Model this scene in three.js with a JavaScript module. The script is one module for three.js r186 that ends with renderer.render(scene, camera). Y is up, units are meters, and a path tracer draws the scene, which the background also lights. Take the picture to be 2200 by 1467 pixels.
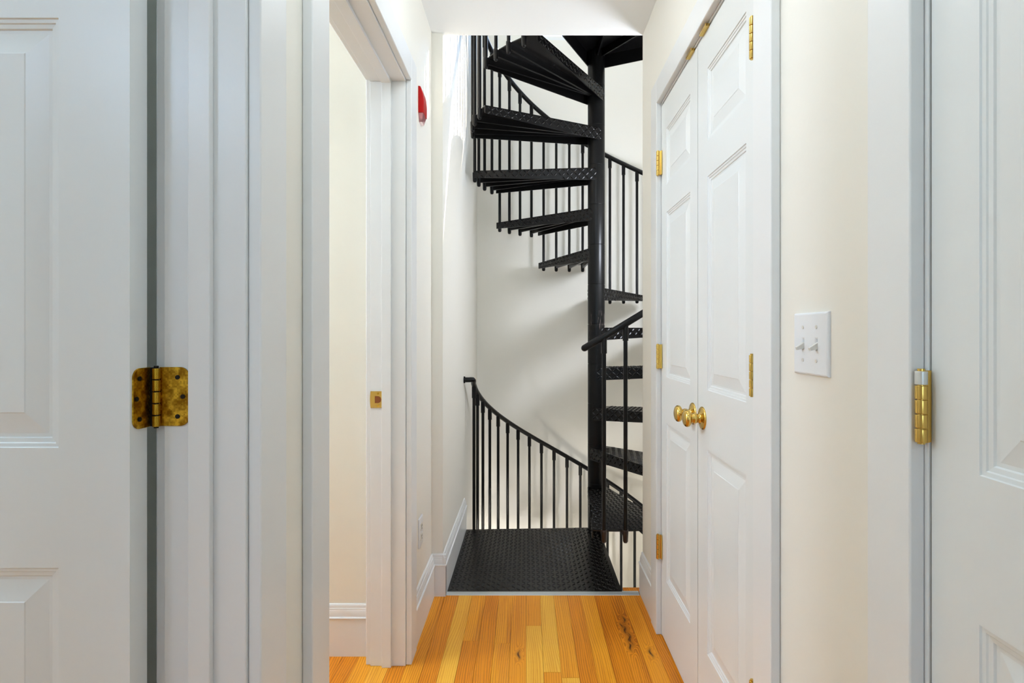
import * as THREE from 'three';
import { RoundedBoxGeometry } from 'three/addons/geometries/RoundedBoxGeometry.js';
import { mergeGeometries } from 'three/addons/utils/BufferGeometryUtils.js';
import { RectAreaLightUniformsLib } from 'three/addons/lights/RectAreaLightUniformsLib.js';
import { Sky } from 'three/addons/objects/Sky.js';

// ------------------------------------------------------------------ camera, sky, sun, exposure
// World: x right, y up, depth d into the picture is -z.  Floor of the hall at y = 0.
const W = 2200, H = 1467, F = 1160, VX = 1133, VY = 716, EYE = 1.162;
const scene = new THREE.Scene();
const camera = new THREE.PerspectiveCamera(2 * Math.atan(H / 2 / F) * 180 / Math.PI, W / H, 0.02, 60);
camera.position.set(0, EYE, 0);
camera.setViewOffset(W, H, W / 2 - VX, H / 2 - VY, W, H);      // shift lens: the verticals stay vertical
const renderer = new THREE.WebGLRenderer({ antialias: true });
renderer.toneMapping = THREE.LinearToneMapping;
renderer.toneMappingExposure = 1.18;
renderer.shadowMap.enabled = true;
RectAreaLightUniformsLib.init();

const SUN = new THREE.Vector3(0.52, 0.86, -0.66).normalize();   // towards the sun: through the unseen opening high in the stair shaft
const sky = new Sky();
sky.scale.setScalar(4000);
sky.material.uniforms.sunPosition.value.copy(SUN);
sky.material.uniforms.turbidity.value = 6;
sky.material.uniforms.cloudCoverage.value = 0.75;
sky.material.uniforms.cloudDensity.value = 0.6;
sky.material.uniforms.rayleigh.value = 1.2;
sky.material.uniforms.mieCoefficient.value = 0.004;
sky.material.uniforms.mieDirectionalG.value = 0.8;
scene.add(sky);
scene.backgroundIntensity = 0.72;
const sun = new THREE.DirectionalLight(0xfff4e4, 12.0);
sun.position.copy(SUN).multiplyScalar(12).add(new THREE.Vector3(0.4, 2.5, -3.2));
sun.target.position.set(0.4, 2.5, -3.2);
sun.castShadow = true;
sun.shadow.mapSize.set(2048, 2048);
Object.assign(sun.shadow.camera, { left: -5, right: 5, top: 5, bottom: -5, near: 0.5, far: 30 });
scene.add(sun, sun.target);
// lamps out of view, placed to light hall and rooms: [x, depth, intensity (cd), colour, name words]; each is a glowing ceiling fixture with its own light (see unseenCeilingLamp)
const UNSEEN_LAMPS = [
  [0.0, 1.60, 0.29, 0xe8f4ff, 'hall by the stair'],
  [0.03, 0.74, 0.46, 0xe4f2ff, 'hall by the light switch'],
  [-1.6, -0.9, 1.8, 0xbcdcff, 'bedroom'],
  [-2.3, 0.66, 2.6, 0xc6e0f6, 'bedroom behind the door'],  // out of view, placed to light the gap behind the open door
  [-2.4, 1.47, 4.5, 0xd6e6ff, 'small room'],
  [0.05, -1.5, 0.48, 0xc2deff, 'rear hall'],
];
const FILL_LAMPS = [                                              // fill lights added on the stair wall beside and below the opening: [x, y, intensity, colour, label]
  [-0.12, -1.9, 4.5, 0xf4f6ff, 'added round fill lamp low on the stair wall one storey below'],
  [-0.2, -0.32, 1.1, 0xfffaf2, 'added round fill lamp on the stair wall just below the landing'],
  [0.86, 1.72, 2.0, 0xe8f0ff, 'added round fill lamp beside the stair on the back of the closet wall'],
];

// ------------------------------------------------------------------ small tools
let seed = 12345;
const rnd = () => { seed = (seed * 1664525 + 1013904223) >>> 0; return seed / 4294967296; };
const rr = (a, b) => a + (b - a) * rnd();
const D2R = Math.PI / 180;
const hash = (x, y, s) => { let h = (x * 374761393 + y * 668265263 + s * 2147483647) | 0; h = Math.imul(h ^ (h >>> 13), 1274126177); return ((h ^ (h >>> 16)) >>> 0) / 4294967296; };
const fade = (t) => t * t * (3 - 2 * t);
function vnoise(x, y, s, px = 0, py = 0) {                     // value noise, tiling when px / py are given
  const xi = Math.floor(x), yi = Math.floor(y), fx = fade(x - xi), fy = fade(y - yi);
  const m = (v, p) => p ? ((v % p) + p) % p : v;
  const a = hash(m(xi, px), m(yi, py), s), b = hash(m(xi + 1, px), m(yi, py), s), c = hash(m(xi, px), m(yi + 1, py), s), d = hash(m(xi + 1, px), m(yi + 1, py), s);
  return (a + (b - a) * fx) * (1 - fy) + (c + (d - c) * fx) * fy;
}
const clamp = (v, a = 0, b = 1) => Math.min(b, Math.max(a, v));
const mixc = (a, b, t) => a.map((v, i) => v + (b[i] - v) * t);
function tex(w, h, fn, srgb) {
  const data = new Uint8Array(w * h * 4);
  for (let y = 0; y < h; y++) for (let x = 0; x < w; x++) {
    const c = fn(x / w, y / h, x, y), k = (y * w + x) * 4;
    data[k] = clamp(c[0], 0, 255); data[k + 1] = clamp(c[1], 0, 255); data[k + 2] = clamp(c[2], 0, 255); data[k + 3] = 255;
  }
  const t = new THREE.DataTexture(data, w, h);
  t.wrapS = t.wrapT = THREE.RepeatWrapping; t.magFilter = THREE.LinearFilter; t.minFilter = THREE.LinearMipmapLinearFilter; t.generateMipmaps = true;
  if (srgb) t.colorSpace = THREE.SRGBColorSpace;
  t.needsUpdate = true;
  return t;
}
const used = new Map();
function numbered(n, parent) {                                 // top-level names and sibling names take _001, _002 ...
  const key = (parent ? parent.uuid : '') + n, k = used.get(key) || 0;
  used.set(key, k + 1);
  return k ? n + '_' + String(k).padStart(3, '0') : n;
}
function mesh(name, geometry, m, parent = scene) {
  const g = Array.isArray(geometry) ? (geometry.length > 1 ? mergeGeometries(geometry.map(plain)) : geometry[0]) : geometry;
  const o = new THREE.Mesh(g, m);
  o.name = numbered(name, parent === scene ? null : parent);
  o.castShadow = o.receiveShadow = true;
  parent.add(o);
  return o;
}
function plain(g) { const n = g.index ? g.toNonIndexed() : g; for (const k of Object.keys(n.attributes)) if (!['position', 'normal', 'uv'].includes(k)) n.deleteAttribute(k); return n; }
function group(name, parent = scene, [x, y, d] = [0, 0, 0], turn = 0) {
  const o = new THREE.Group();
  o.name = numbered(name, parent === scene ? null : parent);
  o.position.set(x, y, -d); o.rotation.y = turn;
  parent.add(o);
  return o;
}
function thing(name, label, category, at, turn, grp) { const o = group(name, scene, at, turn); o.userData = { label, category }; if (grp) o.userData.group = grp; return o; }
function struct(o, label) { o.userData.kind = 'structure'; if (label) o.userData.label = label; return o; }
// uv in metres by the dominant direction of every face
function metreUV(g) {
  const p = g.attributes.position, n = g.attributes.normal, uv = new Float32Array(p.count * 2);
  for (let i = 0; i < p.count; i++) {
    const ax = Math.abs(n.getX(i)), ay = Math.abs(n.getY(i)), az = Math.abs(n.getZ(i));
    uv[i * 2] = ax > ay && ax > az ? p.getZ(i) : p.getX(i);
    uv[i * 2 + 1] = ay > ax && ay > az ? p.getZ(i) : p.getY(i);
  }
  g.setAttribute('uv', new THREE.BufferAttribute(uv, 2));
  return g;
}
// box between corner values, depth given as d; r rounds the edges
function box(x0, x1, y0, y1, d0, d1, r = 0) {
  const w = x1 - x0, h = y1 - y0, l = d1 - d0;
  const g = r ? new RoundedBoxGeometry(w, h, l, 2, Math.min(r, w / 2.01, h / 2.01, l / 2.01)) : new THREE.BoxGeometry(w, h, l);
  g.translate((x0 + x1) / 2, (y0 + y1) / 2, -(d0 + d1) / 2);
  return metreUV(plain(g));
}
// a solid from two equal rings of points (bottom ring, top ring), flat shaded
function prism(a, b) {
  const pos = [], push = (...q) => { for (const p of q) pos.push(p[0], p[1], p[2]); };
  const n = a.length;
  for (let i = 0; i < n; i++) { const j = (i + 1) % n; push(a[i], a[j], b[j], a[i], b[j], b[i]); }
  for (let i = 1; i < n - 1; i++) { push(a[0], a[i + 1], a[i]); push(b[0], b[i], b[i + 1]); }
  return soup(pos);
}
function soup(pos) {
  const g = new THREE.BufferGeometry();
  g.setAttribute('position', new THREE.Float32BufferAttribute(pos, 3));
  g.computeVertexNormals();
  return metreUV(g);
}
function cyl(r, y0, y1, x = 0, d = 0, seg = 20, r2 = r) {
  const g = new THREE.CylinderGeometry(r2, r, y1 - y0, seg);
  g.translate(x, (y0 + y1) / 2, -d);
  return plain(g);
}

// ------------------------------------------------------------------ materials
const orange = tex(256, 256, (u, v) => { const k = 128 + 55 * (vnoise(u * 64, v * 64, 3, 64, 64) - 0.5) + 60 * (vnoise(u * 24, v * 24, 4, 24, 24) - 0.5); return [k, k, k]; });
const rolled = orange.clone(); rolled.repeat.set(2.2, 2.2); rolled.needsUpdate = true;
const brushTex = tex(256, 256, (u, v) => { const k = 128 + 60 * (vnoise(u * 40, v * 22, 7, 40, 22) - 0.5) + 50 * (vnoise(u * 90, v * 60, 8, 90, 60) - 0.5); return [k, k, k]; });
const brushed = brushTex.clone(); brushed.repeat.set(3, 3); brushed.needsUpdate = true;
const M = {};
M.wall = new THREE.MeshStandardMaterial({ color: 0xf0ece1, roughness: 0.62, bumpMap: rolled, bumpScale: 0.0004 });
M.cream = new THREE.MeshStandardMaterial({ color: 0xf0ecde, roughness: 0.7, bumpMap: rolled, bumpScale: 0.0004 });
M.ceiling = new THREE.MeshStandardMaterial({ color: 0xf4f4f1, roughness: 0.85, bumpMap: rolled, bumpScale: 0.0003 });
M.trim = new THREE.MeshPhysicalMaterial({ color: 0xececea, roughness: 0.34, bumpMap: brushed, bumpScale: 0.00015 });
M.door = new THREE.MeshPhysicalMaterial({ color: 0xe8eae8, roughness: 0.34, bumpMap: brushed, bumpScale: 0.0002 });
M.subfloor = new THREE.MeshStandardMaterial({ color: 0x6a4a28, roughness: 0.9 });
M.steel = new THREE.MeshPhysicalMaterial({ color: 0x0d0c0c, roughness: 0.3, specularIntensity: 0.5, bumpMap: brushed, bumpScale: 0.0001 });
M.plate = new THREE.MeshPhysicalMaterial({ color: 0x100e0d, roughness: 0.27, specularIntensity: 0.62, bumpMap: brushed, bumpScale: 0.0001 });
M.worn = new THREE.MeshStandardMaterial({ color: 0x2a1a10, roughness: 0.45, metalness: 0.1 });
M.brass = new THREE.MeshStandardMaterial({ color: 0xd2b060, roughness: 0.16, metalness: 1 });
const tarnish = tex(256, 256, (u, v) => {
  const n = vnoise(u * 10, v * 10, 21, 10, 10) * 0.6 + vnoise(u * 34, v * 34, 22, 34, 34) * 0.4, s = vnoise(u * 90, v * 90, 23, 90, 90);
  const c = mixc([142, 104, 26], [226, 188, 66], clamp(n * 1.7 - 0.35));
  return s > 0.93 ? mixc(c, [50, 30, 14], 0.7) : c;
}, true);
const tarnished = tarnish.clone(); tarnished.repeat.set(12, 12); tarnished.needsUpdate = true;
M.oldBrass = new THREE.MeshStandardMaterial({ map: tarnished, roughness: 0.3, metalness: 1 });
M.dark = new THREE.MeshStandardMaterial({ color: 0x120b06, roughness: 0.6, metalness: 0.4 });
M.silver = new THREE.MeshStandardMaterial({ color: 0xd4d7d5, roughness: 0.32, metalness: 0.55 });
M.plastic = new THREE.MeshPhysicalMaterial({ color: 0xeceef0, roughness: 0.3 });
M.ivory = new THREE.MeshPhysicalMaterial({ color: 0xe2dfd6, roughness: 0.35 });
M.slot = new THREE.MeshStandardMaterial({ color: 0x39342c, roughness: 0.8 });
M.red = new THREE.MeshPhysicalMaterial({ color: 0xb60303, roughness: 0.32, specularIntensity: 0.5 });
M.lens = new THREE.MeshPhysicalMaterial({ color: 0xf6a8a8, roughness: 0.08, transmission: 0.6, thickness: 0.01, ior: 1.5 });
M.glass = new THREE.MeshPhysicalMaterial({ color: 0xffffff, roughness: 0.02, transmission: 1, thickness: 0, ior: 1.5 });
M.wood = [];

// ------------------------------------------------------------------ the shell: floors, walls, ceiling
const CEIL = 2.497, END = 2.42;                                // end: where the hall meets the stair shaft
const WL = -0.4255, WLo = -0.549;                              // hall face and room face of the left wall
const WR = 0.517, WRo = 0.637;                                 // hall face and closet face of the right wall
const SL = -0.376, SR = 1.2, SB = 4.03;                        // stair shaft: left, right, back faces
const HEAD = 2.043, JT = 0.018;                                // door opening height, jamb thickness
const D1 = [0.05, 0.816], D2 = [1.114, 1.886], D3 = [1.197, 2.077], D4 = [-0.02, 0.696];   // clear openings along d
const OUT = 0.12;
struct(mesh('wall_left', [
  box(WLo, WL, 0, CEIL, -1.2, D1[0] - JT), box(WLo, WL, HEAD + JT, CEIL, D1[0] - JT, D1[1] + JT),
  box(WLo, WL, 0, CEIL, D1[1] + JT, D2[0] - JT), box(WLo, WL, HEAD + JT, CEIL, D2[0] - JT, D2[1] + JT),
  box(WLo, WL, 0, CEIL, D2[1] + JT, 2.40),
], M.wall));
struct(mesh('wall_right', [
  box(WR, WRo, 0, CEIL, -1.2, D4[0] - JT), box(WR, WRo, HEAD + JT, CEIL, D4[0] - JT, D4[1] + JT),
  box(WR, WRo, 0, CEIL, D4[1] + JT, D3[0] - JT), box(WR, WRo, HEAD + JT, CEIL, D3[0] - JT, D3[1] + JT),
  box(WR, WRo, 0, CEIL, D3[1] + JT, END),
], M.wall));
struct(mesh('ceiling', box(-3.22, SR + OUT, CEIL, 2.83, -3.12, END), M.ceiling));
// the stair shaft, three storeys high
const TOP = 5.5, BOT = -2.75, WIN = { x0: 0.08, x1: 1.12, y0: 3.35, y1: 5.05 };
struct(mesh('wall_stair_left', box(SL - OUT, SL, BOT, TOP, 2.40, SB + OUT), M.wall));
struct(mesh('wall_stair_right', box(SR, SR + OUT, BOT, TOP, END - OUT, SB + OUT), M.wall));
struct(mesh('wall_stair_back', [
  box(SL, SR, BOT, WIN.y0, SB, SB + OUT), box(SL, SR, WIN.y1, TOP, SB, SB + OUT),
  box(SL, WIN.x0, WIN.y0, WIN.y1, SB, SB + OUT), box(WIN.x1, SR, WIN.y0, WIN.y1, SB, SB + OUT),
], M.wall));
struct(mesh('wall_stair_front', [
  box(WRo, SR, -0.3, CEIL, END - OUT, END), box(SL - OUT, SR, 2.83, TOP, END - OUT, END), box(SL - OUT, SR, BOT, -0.3, END - OUT, END),
], M.wall));
const SKY = { x0: -0.2, x1: 1.05, d0: 2.62, d1: 3.86 };
struct(mesh('ceiling_stair', [
  box(SL - OUT, SKY.x0, TOP, TOP + OUT, END - OUT, SB + OUT), box(SKY.x1, SR + OUT, TOP, TOP + OUT, END - OUT, SB + OUT),
  box(SKY.x0, SKY.x1, TOP, TOP + OUT, END - OUT, SKY.d0), box(SKY.x0, SKY.x1, TOP, TOP + OUT, SKY.d1, SB + OUT),
], M.ceiling));
{
  const g = struct(group('window_3')), f = 0.04, y0 = TOP + OUT, y1 = y0 + 0.05;  // unseen skylight, placed to light the shaft from above
  mesh('window_frame', [box(SKY.x0 - f, SKY.x0, y0, y1, SKY.d0 - f, SKY.d1 + f), box(SKY.x1, SKY.x1 + f, y0, y1, SKY.d0 - f, SKY.d1 + f), box(SKY.x0, SKY.x1, y0, y1, SKY.d0 - f, SKY.d0), box(SKY.x0, SKY.x1, y0, y1, SKY.d1, SKY.d1 + f)], M.trim, g);
  mesh('pane', box(SKY.x0, SKY.x1, y0 + 0.02, y0 + 0.025, SKY.d0, SKY.d1), M.glass, g);
}
struct(mesh('floor_stair', box(SL - OUT, SR + OUT, BOT - OUT, BOT, END - OUT, SB + OUT), M.subfloor));
// rooms beside and behind the hall; unseen outer walls close off the sky
struct(mesh('wall_room_back', box(-3.1, SL - OUT, 0, CEIL, 1.957, 2.07), M.cream));
struct(mesh('wall_room_between', box(-3.1, WLo, 0, CEIL, 0.92, 1.03), M.cream));
struct(mesh('unseen_outer_wall_left', box(-3.22, -3.1, -0.3, CEIL, -3.12, 2.3), M.cream));
struct(mesh('unseen_outer_wall_right', box(SR, SR + OUT, -0.3, CEIL, -3.12, END - OUT), M.cream));
const RW = { x0: -0.75, x1: 0.75, y0: 0.55, y1: 2.15 };
struct(mesh('unseen_outer_wall_rear', [
  box(-3.1, RW.x0, -0.3, CEIL, -3.12, -3.0), box(RW.x1, SR, -0.3, CEIL, -3.12, -3.0),
  box(RW.x0, RW.x1, -0.3, RW.y0, -3.12, -3.0), box(RW.x0, RW.x1, RW.y1, CEIL, -3.12, -3.0),
], M.cream));
// unseen windows that let in sun and sky: frame, mullions and panes
function windowIn(n, r, d0, d1) {
  const g = struct(group('window_' + n));
  const fr = 0.05, xm = (r.x0 + r.x1) / 2, ym = (r.y0 + r.y1) / 2;
  mesh('window_frame', [box(r.x0, r.x0 + fr, r.y0, r.y1, d0, d1), box(r.x1 - fr, r.x1, r.y0, r.y1, d0, d1), box(r.x0 + fr, r.x1 - fr, r.y0, r.y0 + fr, d0, d1), box(r.x0 + fr, r.x1 - fr, r.y1 - fr, r.y1, d0, d1), box(r.x0 + fr, r.x1 - fr, ym - 0.02, ym + 0.02, d0, d1)], M.trim, g);
  for (const [a, b] of [[r.y0 + fr, ym - 0.02], [ym + 0.02, r.y1 - fr]]) mesh('pane', box(r.x0 + fr, r.x1 - fr, a, b, (d0 + d1) / 2 - 0.002, (d0 + d1) / 2 + 0.002), M.glass, g);
}
windowIn(1, WIN, SB + 0.04, SB + 0.09);  // out of view, placed so sun streaks fall on the stair wall
windowIn(2, RW, -3.09, -3.04);  // unseen, behind the camera, placed to bring daylight up the hall

// ------------------------------------------------------------------ oak strip floor, every strip a piece
function woodTexture(s, light, dark, knots) {
  return tex(96, 1024, (u, v) => {
    let x = u - 0.5, warp = 0, core = 0;
    for (const [ku, kv, ks] of knots) {
      const dx = (u - ku + 0.05 * Math.sin(v * 160)) / ks, dy = (v - kv) * 7 / ks, q = Math.exp(-(dx * dx + dy * dy) * 9);
      warp += q * 0.9; core = Math.max(core, 0.9 * Math.exp(-(dx * dx * 3 + dy * dy) * 26) * (0.45 + 0.55 * vnoise(u * 14, v * 90, 77, 0, 90)));
    }
    const c = (vnoise(0.5, v * 3, s, 0, 3) - 0.5) * 1.1 + (vnoise(0.5, v * 9, s + 1, 0, 9) - 0.5) * 0.25;
    const dist = Math.abs(x - c * 0.5) + warp + 0.12 * (vnoise(u * 3, v * 8, s + 2, 0, 8) - 0.5);
    const ring = 0.5 + 0.5 * Math.sin(dist * 46 + 5 * vnoise(u * 2, v * 5, s + 3, 0, 5));
    const pore = vnoise(u * 46, v * 60, s + 4, 0, 60), broad = vnoise(u * 2.2, v * 4, s + 5, 0, 4);
    let t = 0.58 * Math.pow(ring, 2.0) + 0.25 * (pore > 0.62 ? (pore - 0.62) * 2.4 : 0) + 0.6 * (broad - 0.4);
    let col = mixc(light, dark, clamp(t));
    col = mixc(col, [74, 34, 12], clamp(core * 1.2 + (warp > 0.25 ? 0.35 * ring * warp : 0)));
    return col;
  }, true);
}
const WOODS = [
  [[250, 169, 42], [197, 109, 16], []], [[255, 185, 61], [218, 134, 29], []], [[240, 150, 30], [178, 93, 10], []],
  [[246, 161, 37], [201, 111, 21], [[0.55, 0.32, 0.5], [0.4, 0.72, 0.35]]], [[233, 142, 27], [167, 84, 10], []],
  [[255, 194, 69], [227, 144, 35], [[0.4, 0.5, 0.3]]], [[242, 152, 35], [159, 78, 10], [[0.42, 0.335, 0.5], [0.58, 0.37, 0.75], [0.45, 0.41, 0.6], [0.6, 0.46, 0.5], [0.3, 0.43, 0.35]]],
];
WOODS.forEach(([a, b, k], i) => {
  const map = woodTexture(31 + i * 17, a, b, k);
  M.wood.push(new THREE.MeshPhysicalMaterial({ map, roughness: 0.36, specularIntensity: 0.6 }));
});
const floor = struct(group('floor'));
mesh('subfloor', box(-3.22, SR + OUT, -0.3, -0.016, -3.12, END + 0.008), M.subfloor, floor);
function plank(x0, x1, d0, d1, m, parent, y = 0) {
  const g = new THREE.BoxGeometry(x1 - x0 - 0.0008, 0.016, d1 - d0 - 0.0008);
  const p = g.attributes.position, e = 0.0007;                 // eased top edges
  g.translate((x0 + x1) / 2, y - 0.008, -(d0 + d1) / 2);
  const off = m === M.wood[6] ? 0 : rnd(), uv = new Float32Array(p.count * 2);
  for (let i = 0; i < p.count; i++) { uv[i * 2] = (p.getX(i) - x0) / 0.06; uv[i * 2 + 1] = (-p.getZ(i) + off * 1.5) / 1.5; }
  g.setAttribute('uv', new THREE.BufferAttribute(uv, 2));
  return mesh('plank', g, m, parent);
}
const PW = 0.06, PX = -0.004;
for (let i = -52; i < 22; i++) {
  const x0 = PX + i * PW, seen = x0 > -1.2 && x0 < WR + 0.01;
  let d = -3.12 - rr(0, 0.6);
  if (!seen) { const a = -3.0, b = x0 < WL ? 1.957 : END - OUT; plank(x0, x0 + PW, a, b, M.wood[(i + 60) % 5], floor); continue; }
  const stop = x0 + PW < WL - 0.02 ? 1.975 : END - 0.022;
  while (d < stop - 0.01) {
    let e = d + rr(0.55, 1.5);
    if (stop - e < 0.16) e = stop;
    let k = Math.floor(rnd() * 6);
    if (i === 6 && e > 1.6) { e = stop; k = 6; }
    plank(x0, x0 + PW, Math.max(d, -3.0), e, M.wood[k], floor);
    d = e;
  }
}

// ------------------------------------------------------------------ baseboards
function baseProfile() {
  const s = new THREE.Shape();
  s.moveTo(0, 0); s.lineTo(0.0155, 0); s.lineTo(0.0155, 0.134);
  s.absarc(0.0155, 0.1375, 0.0035, -Math.PI / 2, Math.PI / 2, false);
  s.lineTo(0.0135, 0.142); s.quadraticCurveTo(0.0135, 0.155, 0.0095, 0.166); s.lineTo(0.0095, 0.1695);
  s.lineTo(0.0075, 0.1705); s.quadraticCurveTo(0.0075, 0.181, 0.003, 0.184); s.lineTo(0, 0.184); s.closePath();
  return s;
}
// at: start point on the wall face, dir: along the wall, out: away from the wall (both as [x, z])
function baseRun(x, d, len, turn) {
  const g = new THREE.ExtrudeGeometry(baseProfile(), { depth: len, bevelEnabled: false, curveSegments: 6 });
  g.rotateY(turn); g.translate(x, 0, -d);
  return plain(g);
}
// turn 0: profile grows to +x and runs to +z (towards the camera); turn PI: grows to -x, runs to -z
struct(mesh('baseboard_left', [baseRun(WL, 2.40, 2.40 - 1.974, 0)], M.trim));
struct(mesh('baseboard_left_return', [baseRun(SL + 0.0155, 2.40, SL - WL + 0.0155, -Math.PI / 2)], M.trim));
struct(mesh('baseboard_stair_left', [baseRun(SL, 3.21, 3.21 - 2.385, 0)], M.trim));
struct(mesh('baseboard_right', [baseRun(WR, D3[1] + 0.095, END - D3[1] - 0.095, Math.PI)], M.trim));
struct(mesh('baseboard_room', [baseRun(WLo - 0.018, 1.957, 2.5, -Math.PI / 2)], M.trim));

// ------------------------------------------------------------------ door frames: jambs, stops, casings
const CW = 0.0885, CT = 0.020, RV = 0.006;
function frame(n, side, [a, b], opt) {
  // side -1: left wall, hall on +x; side 1: right wall, hall on -x
  const g = struct(group('trim_' + n), opt.label);
  const face = side < 0 ? WL : WR, back = side < 0 ? WLo : WRo, hall = -side;      // hall: direction of the hall along x
  const X = (p, q) => [Math.min(p, q), Math.max(p, q)];
  const bx = (p, q, y0, y1, d0, d1, r = 0.0015) => { const [x0, x1] = X(p, q); return box(x0, x1, y0, y1, d0, d1, r); };
  mesh('jamb', bx(face, back, 0, HEAD, a - JT, a), M.trim, g);
  mesh('jamb', bx(face, back, 0, HEAD, b, b + JT), M.trim, g);
  mesh('head_jamb', bx(face, back, HEAD, HEAD + JT, a - JT, b + JT), M.trim, g);
  if (opt.stop) {
    const [s0, s1] = opt.stop;
    mesh('door_stop', bx(s0, s1, 0, HEAD, a, a + 0.011), M.trim, g);
    mesh('door_stop', bx(s0, s1, 0, HEAD, b - 0.011, b), M.trim, g);
    mesh('door_stop', bx(s0, s1, HEAD - 0.011, HEAD, a + 0.011, b - 0.011), M.trim, g);
  }
  for (const s of opt.roomSide ? [0, 1] : [0]) {
    const f0 = s ? back : face, f1 = f0 + (s ? -hall : hall) * (s ? 0.017 : CT);
    for (const [d0, d1] of [[a - RV - CW, a - RV], [b + RV, b + RV + CW]]) if (!(s && d1 > 1.96)) mesh('casing_leg', bx(f0, f1, 0, HEAD + RV + CW, d0, d1, 0.003), M.trim, g);
    else mesh('casing_leg', bx(f0, f1, 0, HEAD + RV + CW, d0, 1.956, 0.003), M.trim, g);
    mesh('casing_head', bx(f0, f1, HEAD + RV, HEAD + RV + CW, a - RV, Math.min(b + RV, 1e9), 0.003), M.trim, g);
  }
  return g;
}
const trim1 = frame(1, -1, D1, { stop: [-0.5066, -0.474], roomSide: true });
const trim2 = frame(2, -1, D2, { stop: [-0.5066, -0.474], roomSide: true });
const trim3 = frame(3, 1, D3, {});
const trim4 = frame(4, 1, D4, { stop: [0.556, 0.588] });

// ------------------------------------------------------------------ panelled doors
// a leaf lies in its own plane: u to the right, v up, front face at n = 0 towards +n, thickness t behind it
function panelLoops(u0, u1, v0, v1, steps) {
  const pos = [], ring = (i, n) => [[u0 + i, v0 + i, n], [u1 - i, v0 + i, n], [u1 - i, v1 - i, n], [u0 + i, v1 - i, n]];
  for (let k = 0; k < steps.length - 1; k++) {
    const a = ring(...steps[k]), b = ring(...steps[k + 1]);
    for (let i = 0; i < 4; i++) { const j = (i + 1) % 4; for (const p of [a[i], a[j], b[j], a[i], b[j], b[i]]) pos.push(...p); }
  }
  const c = ring(...steps[steps.length - 1]);
  for (const p of [c[0], c[1], c[2], c[0], c[2], c[3]]) pos.push(...p);
  return pos;
}
const STEPS = [[0, 0], [0.0012, -0.0022], [0.006, -0.0026], [0.0074, -0.0043], [0.013, -0.005], [0.0146, -0.0072], [0.0195, -0.0072], [0.049, -0.0022], [0.0504, -0.0012]];
function leaf(name, w, h, t, panels, at, turn, label, steps = STEPS) {
  const g = struct(group(name, scene, at, turn), label);
  const pos = [], quad = (a, b, c, d) => { for (const p of [a, b, c, a, c, d]) pos.push(...p); };
  // stiles and rails: columns of panels share their u range
  const rows = [...new Set(panels.flatMap((p) => [p[2], p[3]]))].sort((a, b) => a - b), us = [0, ...[...new Set(panels.flatMap((p) => [p[0], p[1]]))].sort((a, b) => a - b), w], vs = [0, ...rows, h];
  for (let i = 0; i < us.length - 1; i++) for (let j = 0; j < vs.length - 1; j++) {
    const um = (us[i] + us[i + 1]) / 2, vm = (vs[j] + vs[j + 1]) / 2;
    if (panels.some((p) => um > p[0] && um < p[1] && vm > p[2] && vm < p[3])) continue;
    quad([us[i], vs[j], 0], [us[i + 1], vs[j], 0], [us[i + 1], vs[j + 1], 0], [us[i], vs[j + 1], 0]);
  }
  quad([w, 0, -t], [0, 0, -t], [0, h, -t], [w, h, -t]);
  quad([w, 0, 0], [w, 0, -t], [w, h, -t], [w, h, 0]); quad([0, 0, -t], [0, 0, 0], [0, h, 0], [0, h, -t]);
  quad([0, h, 0], [w, h, 0], [w, h, -t], [0, h, -t]); quad([0, 0, -t], [w, 0, -t], [w, 0, 0], [0, 0, 0]);
  mesh('stiles_and_rails', soup(pos), M.door, g);
  for (const p of panels) mesh('raised_panel', soup(panelLoops(...p, steps)), M.door, g);
  return g;
}
const TT = 0.035, LIFT = 0.008;
const rowsV = [[0.232, 0.8195], [0.9907, 1.604], [1.706, 1.915]];    // panel heights above the foot of the leaf
// door 1: open into the side room, its face square to the camera
const d1w = 0.756;
const door1 = leaf('door_1', d1w, 2.026, TT, rowsV.flatMap(([a, b]) => [[0.102, 0.326, a, b], [d1w - 0.326, d1w - 0.1016, a, b]]), [-0.567 - d1w, LIFT, 0.770], 0, 'white six-panel door standing open beside the tarnished brass hinge');
// closet pair
const lw = (D3[1] - D3[0] - 0.010) / 2;
const closetPanels = (far) => rowsV.map(([a, b]) => far ? [0.068, lw - 0.076, a, b] : [0.084, lw - 0.076, a, b]);
const FACE = WR;                                               // closed leaves lie flush with the jamb edges
const door2 = leaf('door_2', lw, 2.026, TT, closetPanels(true), [FACE, LIFT, D3[1] - 0.003], -Math.PI / 2, 'closet door leaf next to the stair, white with three raised panels');
const door3 = leaf('door_3', lw, 2.026, TT, closetPanels(false), [FACE, LIFT, D3[1] - 0.003 - lw - 0.004], -Math.PI / 2, 'closet door leaf next to the light switch wall, white with three raised panels');
const d4w = D4[1] - D4[0] - 0.006;
const door4 = leaf('door_4', d4w, 2.026, TT, rowsV.flatMap(([a, b]) => [[0.073, 0.32, a, b], [d4w - 0.32, d4w - 0.073, a, b]]), [FACE + 0.002, LIFT, D4[1] - 0.003], -Math.PI / 2, 'closed white panelled door with a brass hinge, a silver reflection painted on the top knuckle');

// ------------------------------------------------------------------ hinges, strikes, knobs
function screwOn(parent, x, y, z, turn) {
  const g = new THREE.CylinderGeometry(0.0034, 0.0034, 0.0012, 16); g.rotateX(Math.PI / 2);
  const o = mesh('screw', plain(g), M.dark, parent); o.position.set(x, y, z); o.rotation.y = turn; return o;
}
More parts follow.
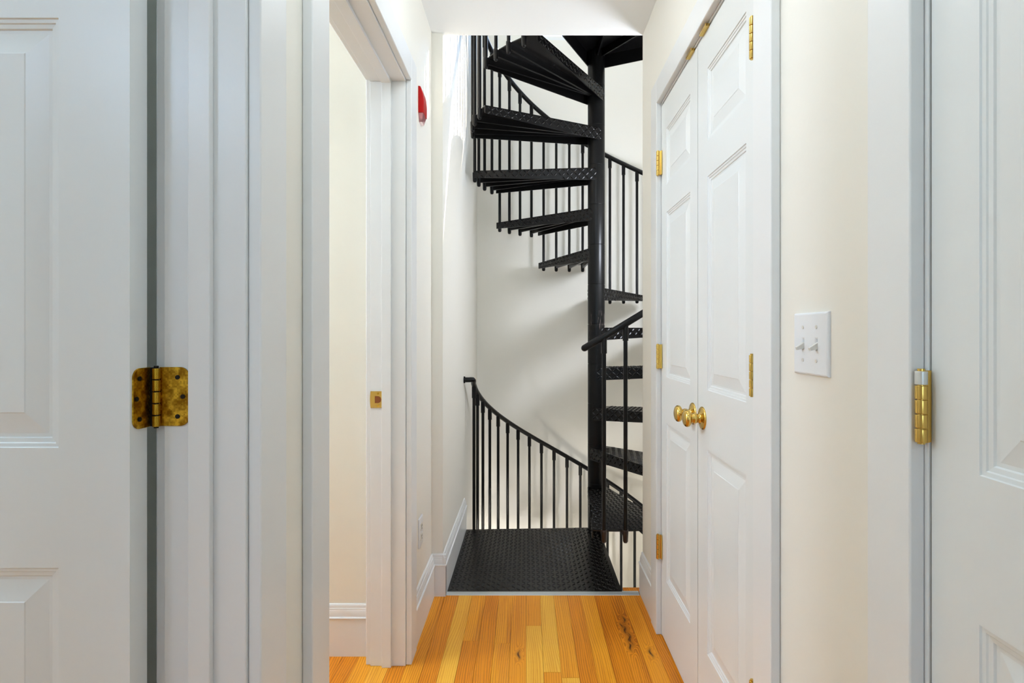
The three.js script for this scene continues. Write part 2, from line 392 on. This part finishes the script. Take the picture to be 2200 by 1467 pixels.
// the barrel: five knuckles on a pin, axis through the group's origin
function barrel(parent, h, r, m, tipGlint, gap = 0.0008) {
  const n = 5, k = h / n;
  for (let i = 0; i < n; i++) {
    const g = new THREE.LatheGeometry([[0, 0], [r - 0.0006, 0], [r, 0.0006], [r, k - gap - 0.0006], [r - 0.0006, k - gap], [0, k - gap]].map((p) => new THREE.Vector2(p[0], p[1])), 20);
    g.translate(0, -h / 2 + i * k, 0);
    mesh('knuckle', plain(g), i === n - 1 && tipGlint ? M.silver : m, parent);  // silver top knuckle: a reflection on the brass, put into its colour
  }
  mesh('pin', cyl(r * 0.62, -h / 2 - 0.002, h / 2 + 0.002), m === M.oldBrass ? M.dark : m, parent);
}
function plateShape(w, h, rad, left) {
  const s = new THREE.Shape();                                 // from x = 0 at the barrel outwards to w, outer corners round
  s.moveTo(0, -h / 2); s.lineTo(w - rad, -h / 2); s.absarc(w - rad, -h / 2 + rad, rad, -Math.PI / 2, 0); s.absarc(w - rad, h / 2 - rad, rad, 0, Math.PI / 2); s.lineTo(0, h / 2); s.closePath();
  const g = new THREE.ExtrudeGeometry(s, { depth: 0.0016, bevelEnabled: true, bevelSize: 0.0004, bevelThickness: 0.0004, bevelSegments: 1, curveSegments: 10 });
  if (left) { g.rotateY(Math.PI); g.translate(0, 0, 0.0016); }
  return plain(g);
}
{ // the large tarnished hinge: one leaf on the jamb, the other on the edge of the open door
  const hy = 1.162 - (852 - VY) / F * 0.812;
  const h = group('hinge', door1); h.userData.label = 'tarnished brass butt hinge with round corners';
  h.position.set(-0.556 - door1.position.x, hy - LIFT, -0.809 - door1.position.z);
  barrel(h, 0.089, 0.0052, M.oldBrass, false, 0.0016);
  const a = mesh('jamb_plate', plateShape(0.044, 0.088, 0.014), M.oldBrass, h); a.position.set(0.002, 0, -0.0065);
  for (const [x, y] of [[0.027, 0.029], [0.035, 0.0], [0.027, -0.030]]) screwOn(h, x + 0.002, y, -0.0042, 0);
  const b = mesh('door_plate', plateShape(0.036, 0.088, 0.014), M.oldBrass, h); b.rotation.y = -Math.PI / 2; b.position.set(-0.0096, 0, -0.0015);
  b.rotation.y = -Math.PI / 2 ;
  for (const [x, y] of [[0.024, 0.029], [0.030, 0.0], [0.024, -0.030]]) screwOn(h, -0.0084, y, x - 0.0015, Math.PI / 2);
  mesh('knuckle_web', box(-0.0096, 0.0005, -0.044, 0.044, -0.0005, 0.0012), M.dark, h);
}
function sideHinge(door, y, dHinge, tipGlint, r = 0.0062, sgn = 1, n = 0.0155, w = 0.011) {   // barrel standing proud of a closed leaf on the right wall
  const h = group('hinge', door);
  h.position.set(-dHinge, y - LIFT, n);                // in the leaf's own plane: u runs towards the camera
  barrel(h, 0.0925, r, M.brass, tipGlint, 0.0012);
  mesh('hinge_plate', box(Math.min(0, sgn * w), Math.max(0, sgn * w), -0.046, 0.046, n - 0.006, n - 0.001, 0.0008), M.brass, h);
  mesh('hinge_web', box(Math.min(0, sgn * 0.004), Math.max(0, sgn * 0.004), -0.046, 0.046, 0.002, n - 0.0055), M.brass, h);
  return h;
}
for (const y of [1.816, 1.0737, 0.343]) sideHinge(door2, y, 0.002);
for (const y of [1.82, 1.0686, 0.343]) { const h = sideHinge(door3, y, 0, false, 0.0062, -1, 0.0165); h.position.x = lw - 0.003; }
for (const y of [1.79, 1.0685, 0.343]) sideHinge(door4, y, 0.0, true, 0.0072, 1, 0.0135, 0.0015);
// ball catches at the head of the closet pair
for (const [dr, u] of [[door2, lw - 0.055], [door3, 0.075]]) mesh('ball_catch', box(u - 0.028, u + 0.028, 2.0262, 2.0345, -0.012, 0.0008, 0.001), M.brass, dr);
// knobs: rosette, neck and flattened knob turned on one axis
const lathe = (pts, seg = 36) => { const g = new THREE.LatheGeometry(new THREE.SplineCurve(pts.map((p) => new THREE.Vector2(p[0], p[1]))).getPoints(pts.length * 5), seg); g.rotateX(Math.PI / 2); return plain(g); };
function knob(door, u, v) {
  const k = group('door_knob', door); k.position.set(u, v - LIFT, 0); k.userData.label = 'polished brass knob on a round rosette';
  mesh('rosette', lathe([[0.034, 0], [0.0338, 0.0025], [0.031, 0.005], [0.024, 0.0075], [0.0165, 0.010], [0.0135, 0.014], [0.0128, 0.016]]), M.brass, k);
  mesh('neck', lathe([[0.0132, 0.0140], [0.0136, 0.017], [0.0152, 0.020], [0.0156, 0.024], [0.0150, 0.028], [0.0128, 0.0315], [0.0125, 0.0345]]), M.brass, k);
  mesh('knob', lathe([[0.0125, 0.0335], [0.0175, 0.036], [0.0238, 0.0405], [0.026, 0.0455], [0.0246, 0.051], [0.0195, 0.0555], [0.0105, 0.0583], [0.0001, 0.059]]), M.brass, k);
}
knob(door2, lw - 0.045, 0.912); knob(door3, 0.043, 0.912);
{ // strike plate on the far jamb of the side room's doorway
  const s = group('strike_plate', trim2, [0, 0.931, D2[1] - 0.0006]);
  s.position.set(-0.526, 0.931, -(D2[1] - 0.0012));
  const pl = new THREE.Shape(); pl.moveTo(-0.021, -0.029); pl.lineTo(0.018, -0.029); pl.lineTo(0.018, 0.029); pl.lineTo(-0.021, 0.029); pl.quadraticCurveTo(-0.025, 0, -0.021, -0.029);
  const ho = new THREE.Path(); ho.moveTo(-0.006, -0.012); ho.lineTo(0.004, -0.012); ho.absarc(0.004, 0, 0.012, -Math.PI / 2, Math.PI / 2); ho.lineTo(-0.006, 0.012); ho.closePath(); pl.holes.push(ho);
  mesh('strike_face', plain(new THREE.ExtrudeGeometry(pl, { depth: 0.0014, bevelEnabled: false })), M.brass, s);
  mesh('strike_hole', box(-0.0065, 0.0165, -0.0125, 0.0125, -0.0006, 0), new THREE.MeshStandardMaterial({ color: 0x8a4a1c, roughness: 0.7 }), s);
  for (const y of [-0.021, 0.021]) screwOn(s, 0.005, y, 0.0014, 0).material = M.oldBrass;
}

// ------------------------------------------------------------------ threshold strip and edge board
const th = mesh('threshold_strip', (() => {
  const s = new THREE.Shape(); s.moveTo(0, 0); s.lineTo(0.036, 0); s.lineTo(0.036, 0.003); s.quadraticCurveTo(0.018, 0.0052, 0.001, 0.002); s.closePath();
  const g = new THREE.ExtrudeGeometry(s, { depth: WR - SL - 0.02, bevelEnabled: false, curveSegments: 8 });
  g.rotateY(Math.PI / 2);                                      // runs along +x, profile depth towards -z
  g.translate(SL + 0.001, 0.0002, -2.394);
  return plain(g);
})(), M.silver);
th.userData = { label: 'thin silver metal threshold strip between oak floor and black landing', category: 'threshold' };
plank(0.435, WR - 0.004, 2.431, 2.47, M.wood[4], floor, 0.0);

// ------------------------------------------------------------------ spiral staircase
const CX = 0.411, CD = 3.22, R = 0.73, RB = 0.735, STEP = 30.83, RISE = 0.2355, LAND = 0.017;
const stair = thing('spiral_staircase', 'black steel spiral staircase with diamond plate treads, landing and thin balusters', 'staircase', [CX, 0, CD]);
const dir = (a, r = 1) => [r * Math.cos(a * D2R), r * Math.sin(a * D2R)];     // [x, depth] about the pole
const at3 = (p, y) => [p[0], y, -p[1]];
const lead = (n) => n > 0 ? 117 + STEP * (n - 8) : 180 + STEP * n;            // angle of a tread's front edge at the rim
const topOf = (n) => LAND + RISE * n;
const poleTex = tex(256, 1024, (u, v) => {
  const y = v * 8 - 2.75, wear = Math.exp(-Math.pow((y - 1.22) / 0.13, 2)) + 0.45 * Math.exp(-Math.pow((y - 0.95) / 0.3, 2));
  const n = vnoise(u * 110, v * 420, 41, 110, 420), m = vnoise(u * 16, v * 60, 42, 16, 60);
  const k = n * 0.55 + m * 0.5 + wear * 0.27;
  return k > 0.97 ? mixc([11, 11, 11], [92, 82, 78], clamp((k - 0.97) * 6)) : [11, 11, 11];
}, true);
M.pole = new THREE.MeshPhysicalMaterial({ map: poleTex, roughness: 0.3, specularIntensity: 0.42 });
{
  const pts = [], r = 0.0505; let y = BOT;
  pts.push([r, BOT]);
  for (let n = -11; n <= 13; n++) { const j = topOf(n) + 0.022; pts.push([r, j - 0.002], [r - 0.0028, j - 0.0012], [r - 0.0028, j + 0.0012], [r, j + 0.002]); }
  pts.push([r, 3.95], [0.001, 3.95]);
  const gg = new THREE.LatheGeometry(pts.map((p) => new THREE.Vector2(p[0], p[1])), 48), p = gg.attributes.position, uv = gg.attributes.uv;
  for (let i = 0; i < p.count; i++) uv.setXY(i, uv.getX(i), (p.getY(i) + 2.75) / 8);
  mesh('pole', gg, M.pole, stair);
}
// raised lugs of diamond plate on a flat patch: o origin, ex / ey unit axes, n normal, inside(u, v)
const LUG = [[-1, 0, 0], [-0.45, -1, 0], [0.45, -1, 0], [1, 0, 0], [0.45, 1, 0], [-0.45, 1, 0]], LUGTOP = [[-0.55, 0, 1], [0.55, 0, 1]];
const LUGF = [[0, 1, 6], [1, 2, 7], [1, 7, 6], [2, 3, 7], [3, 4, 7], [4, 5, 6], [4, 6, 7], [5, 0, 6]];
function lugs(o, ex, ey, n, u0, u1, v0, v1, inside, s = 0.0232) {
  const pos = [], V = (p) => [0, 1, 2].map((k) => o[k] + ex[k] * p[0] + ey[k] * p[1] + n[k] * p[2]);
  for (let i = Math.floor(u0 / s); i <= u1 / s; i++) for (let j = Math.floor(v0 / s); j <= v1 / s; j++) {
    const u = (i + 0.5) * s, v = (j + 0.5) * s;
    if (!inside(u, v)) continue;
    const a = ((i + j) & 1 ? 1 : -1) * Math.PI / 4, c = Math.cos(a), q = Math.sin(a), L = 0.0135, B = 0.0042, T = 0.0024;
    const P = [...LUG, ...LUGTOP].map(([x, y, z]) => V([u + x * L * c - y * B * q, v + x * L * q + y * B * c, z * T]));
    for (const f of LUGF) for (const k of f) pos.push(...P[k]);
  }
  return pos;
}
function addLugs(parent, pos, m = M.plate) { if (!pos.length) return; const o = mesh('raised_lugs', soup(pos), m, parent); o.userData.kind = 'stuff'; }
const flat = (pts, y0, y1) => prism(pts.map((p) => at3(p, y0)), pts.map((p) => at3(p, y1)));
const inPoly = (pts) => (x, y) => {
  let c = false;
  for (let i = 0, j = pts.length - 1; i < pts.length; j = i++) if ((pts[i][1] > y) !== (pts[j][1] > y) && x < (pts[j][0] - pts[i][0]) * (y - pts[i][1]) / (pts[j][1] - pts[i][1]) + pts[i][0]) c = !c;
  return c;
};
const shrink = (pts, m) => { const cx = pts.reduce((s, p) => s + p[0], 0) / pts.length, cy = pts.reduce((s, p) => s + p[1], 0) / pts.length; return pts.map(([x, y]) => { const l = Math.hypot(x - cx, y - cy); return [cx + (x - cx) * (1 - m / l), cy + (y - cy) * (1 - m / l)]; }); };
const UP = [0, 1, 0];
// a flange hanging from a radial edge: pa at the hub, pb at the rim, out = outward direction [x, depth]
function flange(parent, pa, pb, out, y, ha, hb, t = 0.005) {
  const q = (p, k) => [p[0] - out[0] * k, p[1] - out[1] * k];
  const ring = (p, h) => [at3(p, y - h), at3(p, y), at3(q(p, t), y), at3(q(p, t), y - h)];
  const f = mesh('flange', prism(ring(pb, hb), ring(pa, ha)), M.steel, parent);
  const len = Math.hypot(pb[0] - pa[0], pb[1] - pa[1]), ex = at3([(pb[0] - pa[0]) / len, (pb[1] - pa[1]) / len], 0);
  addLugs(f, lugs(at3(pa, y), ex, [0, -1, 0], at3(out, 0), 0.01, len, 0.0, 0.08, (u, v) => u > 0.008 && u < len - 0.012 && v > 0.008 && v < ha + (hb - ha) * u / len - 0.006));
}
function hubPts(a, s, k = 0.05) { return dir(a + s * 90, k); }
function tread(n, aL, aT, offset) {
  const y = topOf(n), t = group('tread', stair);
  const A = hubPts(aL, -1), B = dir(aL, R), C = dir(aT, R), E = hubPts(aT, 1), pts = [A];
  for (let i = 0; i <= 8; i++) pts.push(dir(aL + (aT - aL) * i / 8, R));
  pts.push(E);
  const am = (aL + aT) / 2; pts.push(dir(am + 180, 0.05));
  mesh('tread_plate', flat(pts, y - 0.005, y), M.plate, t);
  // lugs laid out along the tread's own middle line
  const [mx, md] = dir(am), ex = at3([mx, md], 0), ey = at3(dir(am + 90), 0), loc = shrink(pts, 0.02), test = inPoly(loc);
  addLugs(t, lugs([0, y, 0], ex, ey, UP, 0.05, R, -0.4, 0.4, (u, v) => { const p = [mx * u + dir(am + 90)[0] * v, md * u + dir(am + 90)[1] * v]; return Math.hypot(...p) > 0.07 && test(...p); }));
  flange(t, A, B, dir(aL - 90), y, 0.074, 0.04);
  flange(t, E, C, dir(aT + 90), y, 0.074, 0.04);
  // ribs below the plate, one to each baluster
  const bal = [0, 1, 2, 3].map((k) => aL + offset + 7.7 * k);
  for (const a of bal.slice(0, 3)) {
    const p = dir(a, 0.05), q = dir(a, R + 0.004), s = dir(a + 90, 0.006);
    const ring = (c, h) => [[c[0] - s[0], c[1] - s[1]], [c[0] + s[0], c[1] + s[1]]].flatMap((e, i) => i ? [at3(e, y - 0.005), at3(e, y - h)] : [at3(e, y - h), at3(e, y - 0.005)]);
    const rib = mesh('rib', prism(ring(q, 0.030), ring(p, 0.040)), M.steel, t);
    const bolt = mesh('bolt', plain(new THREE.SphereGeometry(0.006, 10, 6).scale(1, 0.6, 1)), M.steel, t);
    const bp = dir(a + 3.5, 0.42); bolt.position.set(bp[0], y - 0.005, -bp[1]);
  }
  return bal;
}
const railUp = (a) => topOf(1) + RISE * (a - lead(1)) / STEP + 0.862;
const railDown = (a) => 0.876 - RISE * (180 - a) / STEP;
function baluster(a, y, yRail, worn) {
  const [x, d] = dir(a, RB), b = group('baluster', stair); b.position.set(x, 0, -d);
  mesh('bar', cyl(0.0095, y - 0.02, yRail, 0, 0, 14), M.steel, b);
  mesh('collar', cyl(0.0132, yRail - 0.078, yRail - 0.008, 0, 0, 14), M.steel, b);
  const s = new THREE.LatheGeometry([[0, -0.055], [0.008, -0.054], [0.0118, -0.047], [0.0135, -0.006], [0.0135, 0.004], [0.0096, 0.0045]].map((p) => new THREE.Vector2(p[0], p[1])), 14);
  s.translate(0, y, 0);
  mesh('bottom_sleeve', plain(s), worn ? M.worn : M.steel, b);
}
for (let n = 1; n <= 11; n++) {
  const off = n === 1 ? 4.3 : n <= 8 ? 4.3 : n === 9 ? 3.6 : n === 10 ? 2.8 : 1.8;
  for (const a of tread(n, lead(n), lead(n + 1), off)) baluster(a, topOf(n), railUp(a), n === 1);
}
for (let n = -5; n <= -1; n++) for (const a of tread(n, lead(n), lead(n + 1), 4.3)) baluster(a, topOf(n), railDown(a));
function helix(a0, a1, fn, pre = [], post = []) {
  const pts = [...pre];
  for (let i = 0; i <= 60; i++) { const a = a0 + (a1 - a0) * i / 60; pts.push(new THREE.Vector3(...at3(dir(a, RB), fn(a)))); }
  return new THREE.CatmullRomCurve3([...pts, ...post]);
}
const tube = (c, r, n = 160) => { const g = plain(new THREE.TubeGeometry(c, n, r, 14)), caps = [0, 1].map((t) => { const p = c.getPoint(t), s = new THREE.SphereGeometry(r, 12, 8); s.translate(p.x, p.y, p.z); return plain(s); }); return [g, ...caps]; };
mesh('handrail', tube(helix(-101.5, 330, railUp), 0.0158, 260), M.steel, stair);
{
  const y0 = railDown(181), wall = SL - CX;
  mesh('handrail', tube(helix(178, 20, railDown, [new THREE.Vector3(wall + 0.006, y0 + 0.004, 0.03), new THREE.Vector3(wall + 0.03, y0 + 0.004, 0.03), new THREE.Vector3(-RB + 0.002, y0 + 0.004, 0.026)]), 0.0150, 200), M.steel, stair);
  const r = mesh('wall_rosette', (() => { const g = new THREE.CylinderGeometry(0.019, 0.021, 0.008, 20); g.rotateZ(-Math.PI / 2); return plain(g); })(), M.steel, stair);
  r.position.set(wall + 0.005, y0 + 0.004, 0.03);
}
{ // square landing at floor level, its far corner against the pole
  const l = group('landing', stair), x0 = -0.3595 - CX, x1 = 0.425 - CX, da = 2.422 - CD, db = 3.215 - CD, LAND = 0.004;
  const pts = [[x0, da], [x1, da], [x1, db + 0.008], [x0, db - 0.026]];
  mesh('landing_plate', flat(pts, LAND - 0.006, LAND), M.plate, l);
  const test = inPoly(shrink(pts, 0.012));
  addLugs(l, lugs([0, LAND, 0], [1, 0, 0], [0, 0, -1], UP, x0, x1, da, db, (u, v) => test(u, v)));
  mesh('edge_flange', [box(x1 - 0.006, x1, LAND - 0.07, LAND - 0.006, da, db), box(x0, x1 - 0.006, LAND - 0.07, LAND - 0.006, db - 0.036, db - 0.03), box(x0, x1 - 0.006, LAND - 0.07, LAND - 0.006, da, da + 0.006), box(x0, x0 + 0.006, LAND - 0.07, LAND - 0.006, da + 0.006, db - 0.036)], M.steel, l);
}
{ // landing of the storey above, seen from below
  const l = group('landing', stair), y = topOf(12), a0 = 238, a1 = 341, A = hubPts(a0, -1), E = hubPts(a1, 1), pts = [A];
  for (let i = 0; i <= 12; i++) pts.push(dir(a0 + (a1 - a0) * i / 12, R + 0.02));
  pts.push(E, dir((a0 + a1) / 2 + 180, 0.05));
  mesh('landing_plate', flat(pts, y - 0.006, y), M.steel, l);
  flange(l, A, dir(a0, R + 0.02), dir(a0 - 90), y, 0.085, 0.075);
  flange(l, E, dir(a1, R + 0.02), dir(a1 + 90), y, 0.085, 0.075);
  for (const a of [272, 306]) { const p = dir(a, 0.04), q = dir(a, R), s = dir(a + 90, 0.004); mesh('rib', prism([[q, -1], [q, 1]].flatMap(([c, k]) => k < 0 ? [at3([c[0] - s[0], c[1] - s[1]], y - 0.05), at3([c[0] - s[0], c[1] - s[1]], y - 0.006)] : [at3([c[0] + s[0], c[1] + s[1]], y - 0.006), at3([c[0] + s[0], c[1] + s[1]], y - 0.05)]), [[p, -1], [p, 1]].flatMap(([c, k]) => k < 0 ? [at3([c[0] - s[0], c[1] - s[1]], y - 0.05), at3([c[0] - s[0], c[1] - s[1]], y - 0.006)] : [at3([c[0] + s[0], c[1] + s[1]], y - 0.006), at3([c[0] + s[0], c[1] + s[1]], y - 0.05)])), M.steel, l); }
}

// ------------------------------------------------------------------ small fittings on the walls
{ // double light switch
  const s = thing('light_switch', 'white double toggle light switch plate on the cream wall', 'light switch', [WR, 1.143, 0.978], -Math.PI / 2);
  const w = 0.117, h = 0.1135, sh = new THREE.Shape(); sh.moveTo(-w / 2 + 0.004, -h / 2 + 0.004); sh.lineTo(w / 2 - 0.004, -h / 2 + 0.004); sh.lineTo(w / 2 - 0.004, h / 2 - 0.004); sh.lineTo(-w / 2 + 0.004, h / 2 - 0.004); sh.closePath();
  for (const x of [-0.023, 0.023]) { const p = new THREE.Path(); p.moveTo(x - 0.0052, -0.012); p.lineTo(x - 0.0052, 0.012); p.lineTo(x + 0.0052, 0.012); p.lineTo(x + 0.0052, -0.012); p.closePath(); sh.holes.push(p); }
  mesh('cover_plate', plain(new THREE.ExtrudeGeometry(sh, { depth: 0.001, bevelEnabled: true, bevelSize: 0.004, bevelThickness: 0.0045, bevelSegments: 3 }).translate(0, 0, 0.0005)), M.plastic, s);
  for (const x of [-0.023, 0.023]) {
    const tg = mesh('toggle', prism([[-0.0036, 0.005, 0.001], [0.0036, 0.005, 0.001], [0.0036, -0.008, 0.001], [-0.0036, -0.008, 0.001]].reverse(), [[-0.003, -0.0068, 0.019], [0.003, -0.0068, 0.019], [0.003, -0.0118, 0.0175], [-0.003, -0.0118, 0.0175]].reverse()), M.ivory, s); tg.position.x = x;
    mesh('toggle_recess', box(x - 0.0052, x + 0.0052, -0.012, 0.012, -0.0016, -0.0004), M.ivory, s);
    mesh('slot', box(x - 0.0046, x + 0.0046, 0.0092, 0.0108, -0.0024, -0.0016), M.slot, s);
    for (const y of [-0.0302, 0.0302]) { const c = new THREE.CylinderGeometry(0.0032, 0.0034, 0.0014, 14); c.rotateX(Math.PI / 2); const o = mesh('screw', plain(c), M.ivory, s); o.position.set(x, y, 0.0062); }
  }
}
{ // duplex outlet low on the left wall
  const s = thing('power_outlet', 'white duplex power outlet low on the wall below the red alarm', 'power outlet', [WL, 0.38, 2.135], Math.PI / 2);
  mesh('cover_plate', plain(new RoundedBoxGeometry(0.07, 0.114, 0.006, 3, 0.0025).translate(0, 0, 0.003)), M.plastic, s);
  for (const y of [-0.0195, 0.0195]) {
    const r = mesh('receptacle', plain(new RoundedBoxGeometry(0.033, 0.028, 0.004, 3, 0.0018).translate(0, y, 0.0062)), M.ivory, s);
    for (const x of [-0.006, 0.006]) mesh('slot', box(x - 0.001, x + 0.001, y - 0.001, y + 0.007, -0.0088, -0.008), M.slot, r);
    const c = new THREE.CylinderGeometry(0.0024, 0.0024, 0.0008, 12); c.rotateX(Math.PI / 2); c.translate(0, y - 0.007, 0.0084); mesh('slot', plain(c), M.slot, r);
  }
}
{ // red fire alarm strobe high on the left wall
  const s = thing('fire_alarm', 'red fire alarm strobe high on the wall at the hall end', 'fire alarm', [WL, 2.076, 2.14], Math.PI / 2);
  const sh = new THREE.Shape(); sh.moveTo(0, 0.050); sh.lineTo(0.006, 0.049); sh.quadraticCurveTo(0.0175, 0.028, 0.0195, -0.012); sh.lineTo(0.0190, -0.050); sh.lineTo(0, -0.050); sh.closePath();
  const g = new THREE.ExtrudeGeometry(sh, { depth: 0.064, bevelEnabled: true, bevelSize: 0.0025, bevelThickness: 0.003, bevelSegments: 3, curveSegments: 10 });
  g.rotateY(-Math.PI / 2); g.translate(0.032, 0, 0);
  mesh('housing', plain(g), M.red, s);
  mesh('strobe_lens', prism([[-0.033, -0.053, 0.0], [0.033, -0.053, 0.0], [0.033, -0.053, 0.018], [-0.033, -0.053, 0.018]].reverse(), [[-0.020, -0.084, 0.0], [0.020, -0.084, 0.0], [0.020, -0.084, 0.012], [-0.020, -0.084, 0.012]].reverse()), M.lens, s);
  mesh('reflector', prism([[-0.030, -0.0535, 0.001], [0.030, -0.0535, 0.001], [0.030, -0.0535, 0.006], [-0.030, -0.0535, 0.006]].reverse(), [[-0.024, -0.064, 0.001], [0.024, -0.064, 0.001], [0.024, -0.064, 0.006], [-0.024, -0.064, 0.006]].reverse()), M.plastic, s);
}

// ------------------------------------------------------------------ unseen ceiling lamps placed to light hall and rooms (all above or behind the picture)
function unseenCeilingLamp([x, d, power, color, where]) {
  const s = thing('unseen_ceiling_lamp', 'unseen round ceiling lamp, out of view, placed to light the ' + where, 'ceiling lamp', [x, CEIL, d]);
  mesh('lamp_base', cyl(0.15, -0.03, -0.0005, 0, 0, 36), M.silver, s);
  const glow = new THREE.MeshStandardMaterial({ color: 0xffffff, emissive: color, emissiveIntensity: 2.0, roughness: 0.6 });
  const g = new THREE.SphereGeometry(0.14, 32, 10, 0, Math.PI * 2, Math.PI / 2, Math.PI / 2); g.scale(1, 0.25, 1); g.translate(0, -0.03, 0);
  mesh('frosted_shade', plain(g), glow, s);
  const l = new THREE.PointLight(color, power, 0, 2);
  l.position.set(x, CEIL - 0.17, -d); l.castShadow = true; l.shadow.radius = 8;
  scene.add(l);
}
UNSEEN_LAMPS.forEach(unseenCeilingLamp);
for (const [x, y, power, color, label] of FILL_LAMPS) {           // fill lights added out of view to brighten the stair shaft
  const s = thing('added_fill_lamp', label, 'wall lamp', [x, y, END]);
  mesh('lamp_base', plain(new RoundedBoxGeometry(0.1, 0.16, 0.02, 2, 0.004).translate(0, 0, -0.0105)), M.silver, s);
  const g = new THREE.SphereGeometry(0.10, 32, 20); g.translate(0, 0, -0.115);
  mesh('frosted_shade', plain(g), new THREE.MeshStandardMaterial({ color: 0xffffff, emissive: color, emissiveIntensity: 1.5, roughness: 0.6 }), s);
  const l = new THREE.PointLight(color, power, 0, 2);
  l.position.set(x, y, -(END + 0.33)); l.castShadow = true; l.shadow.radius = 5;
  scene.add(l);
}

renderer.render(scene, camera);
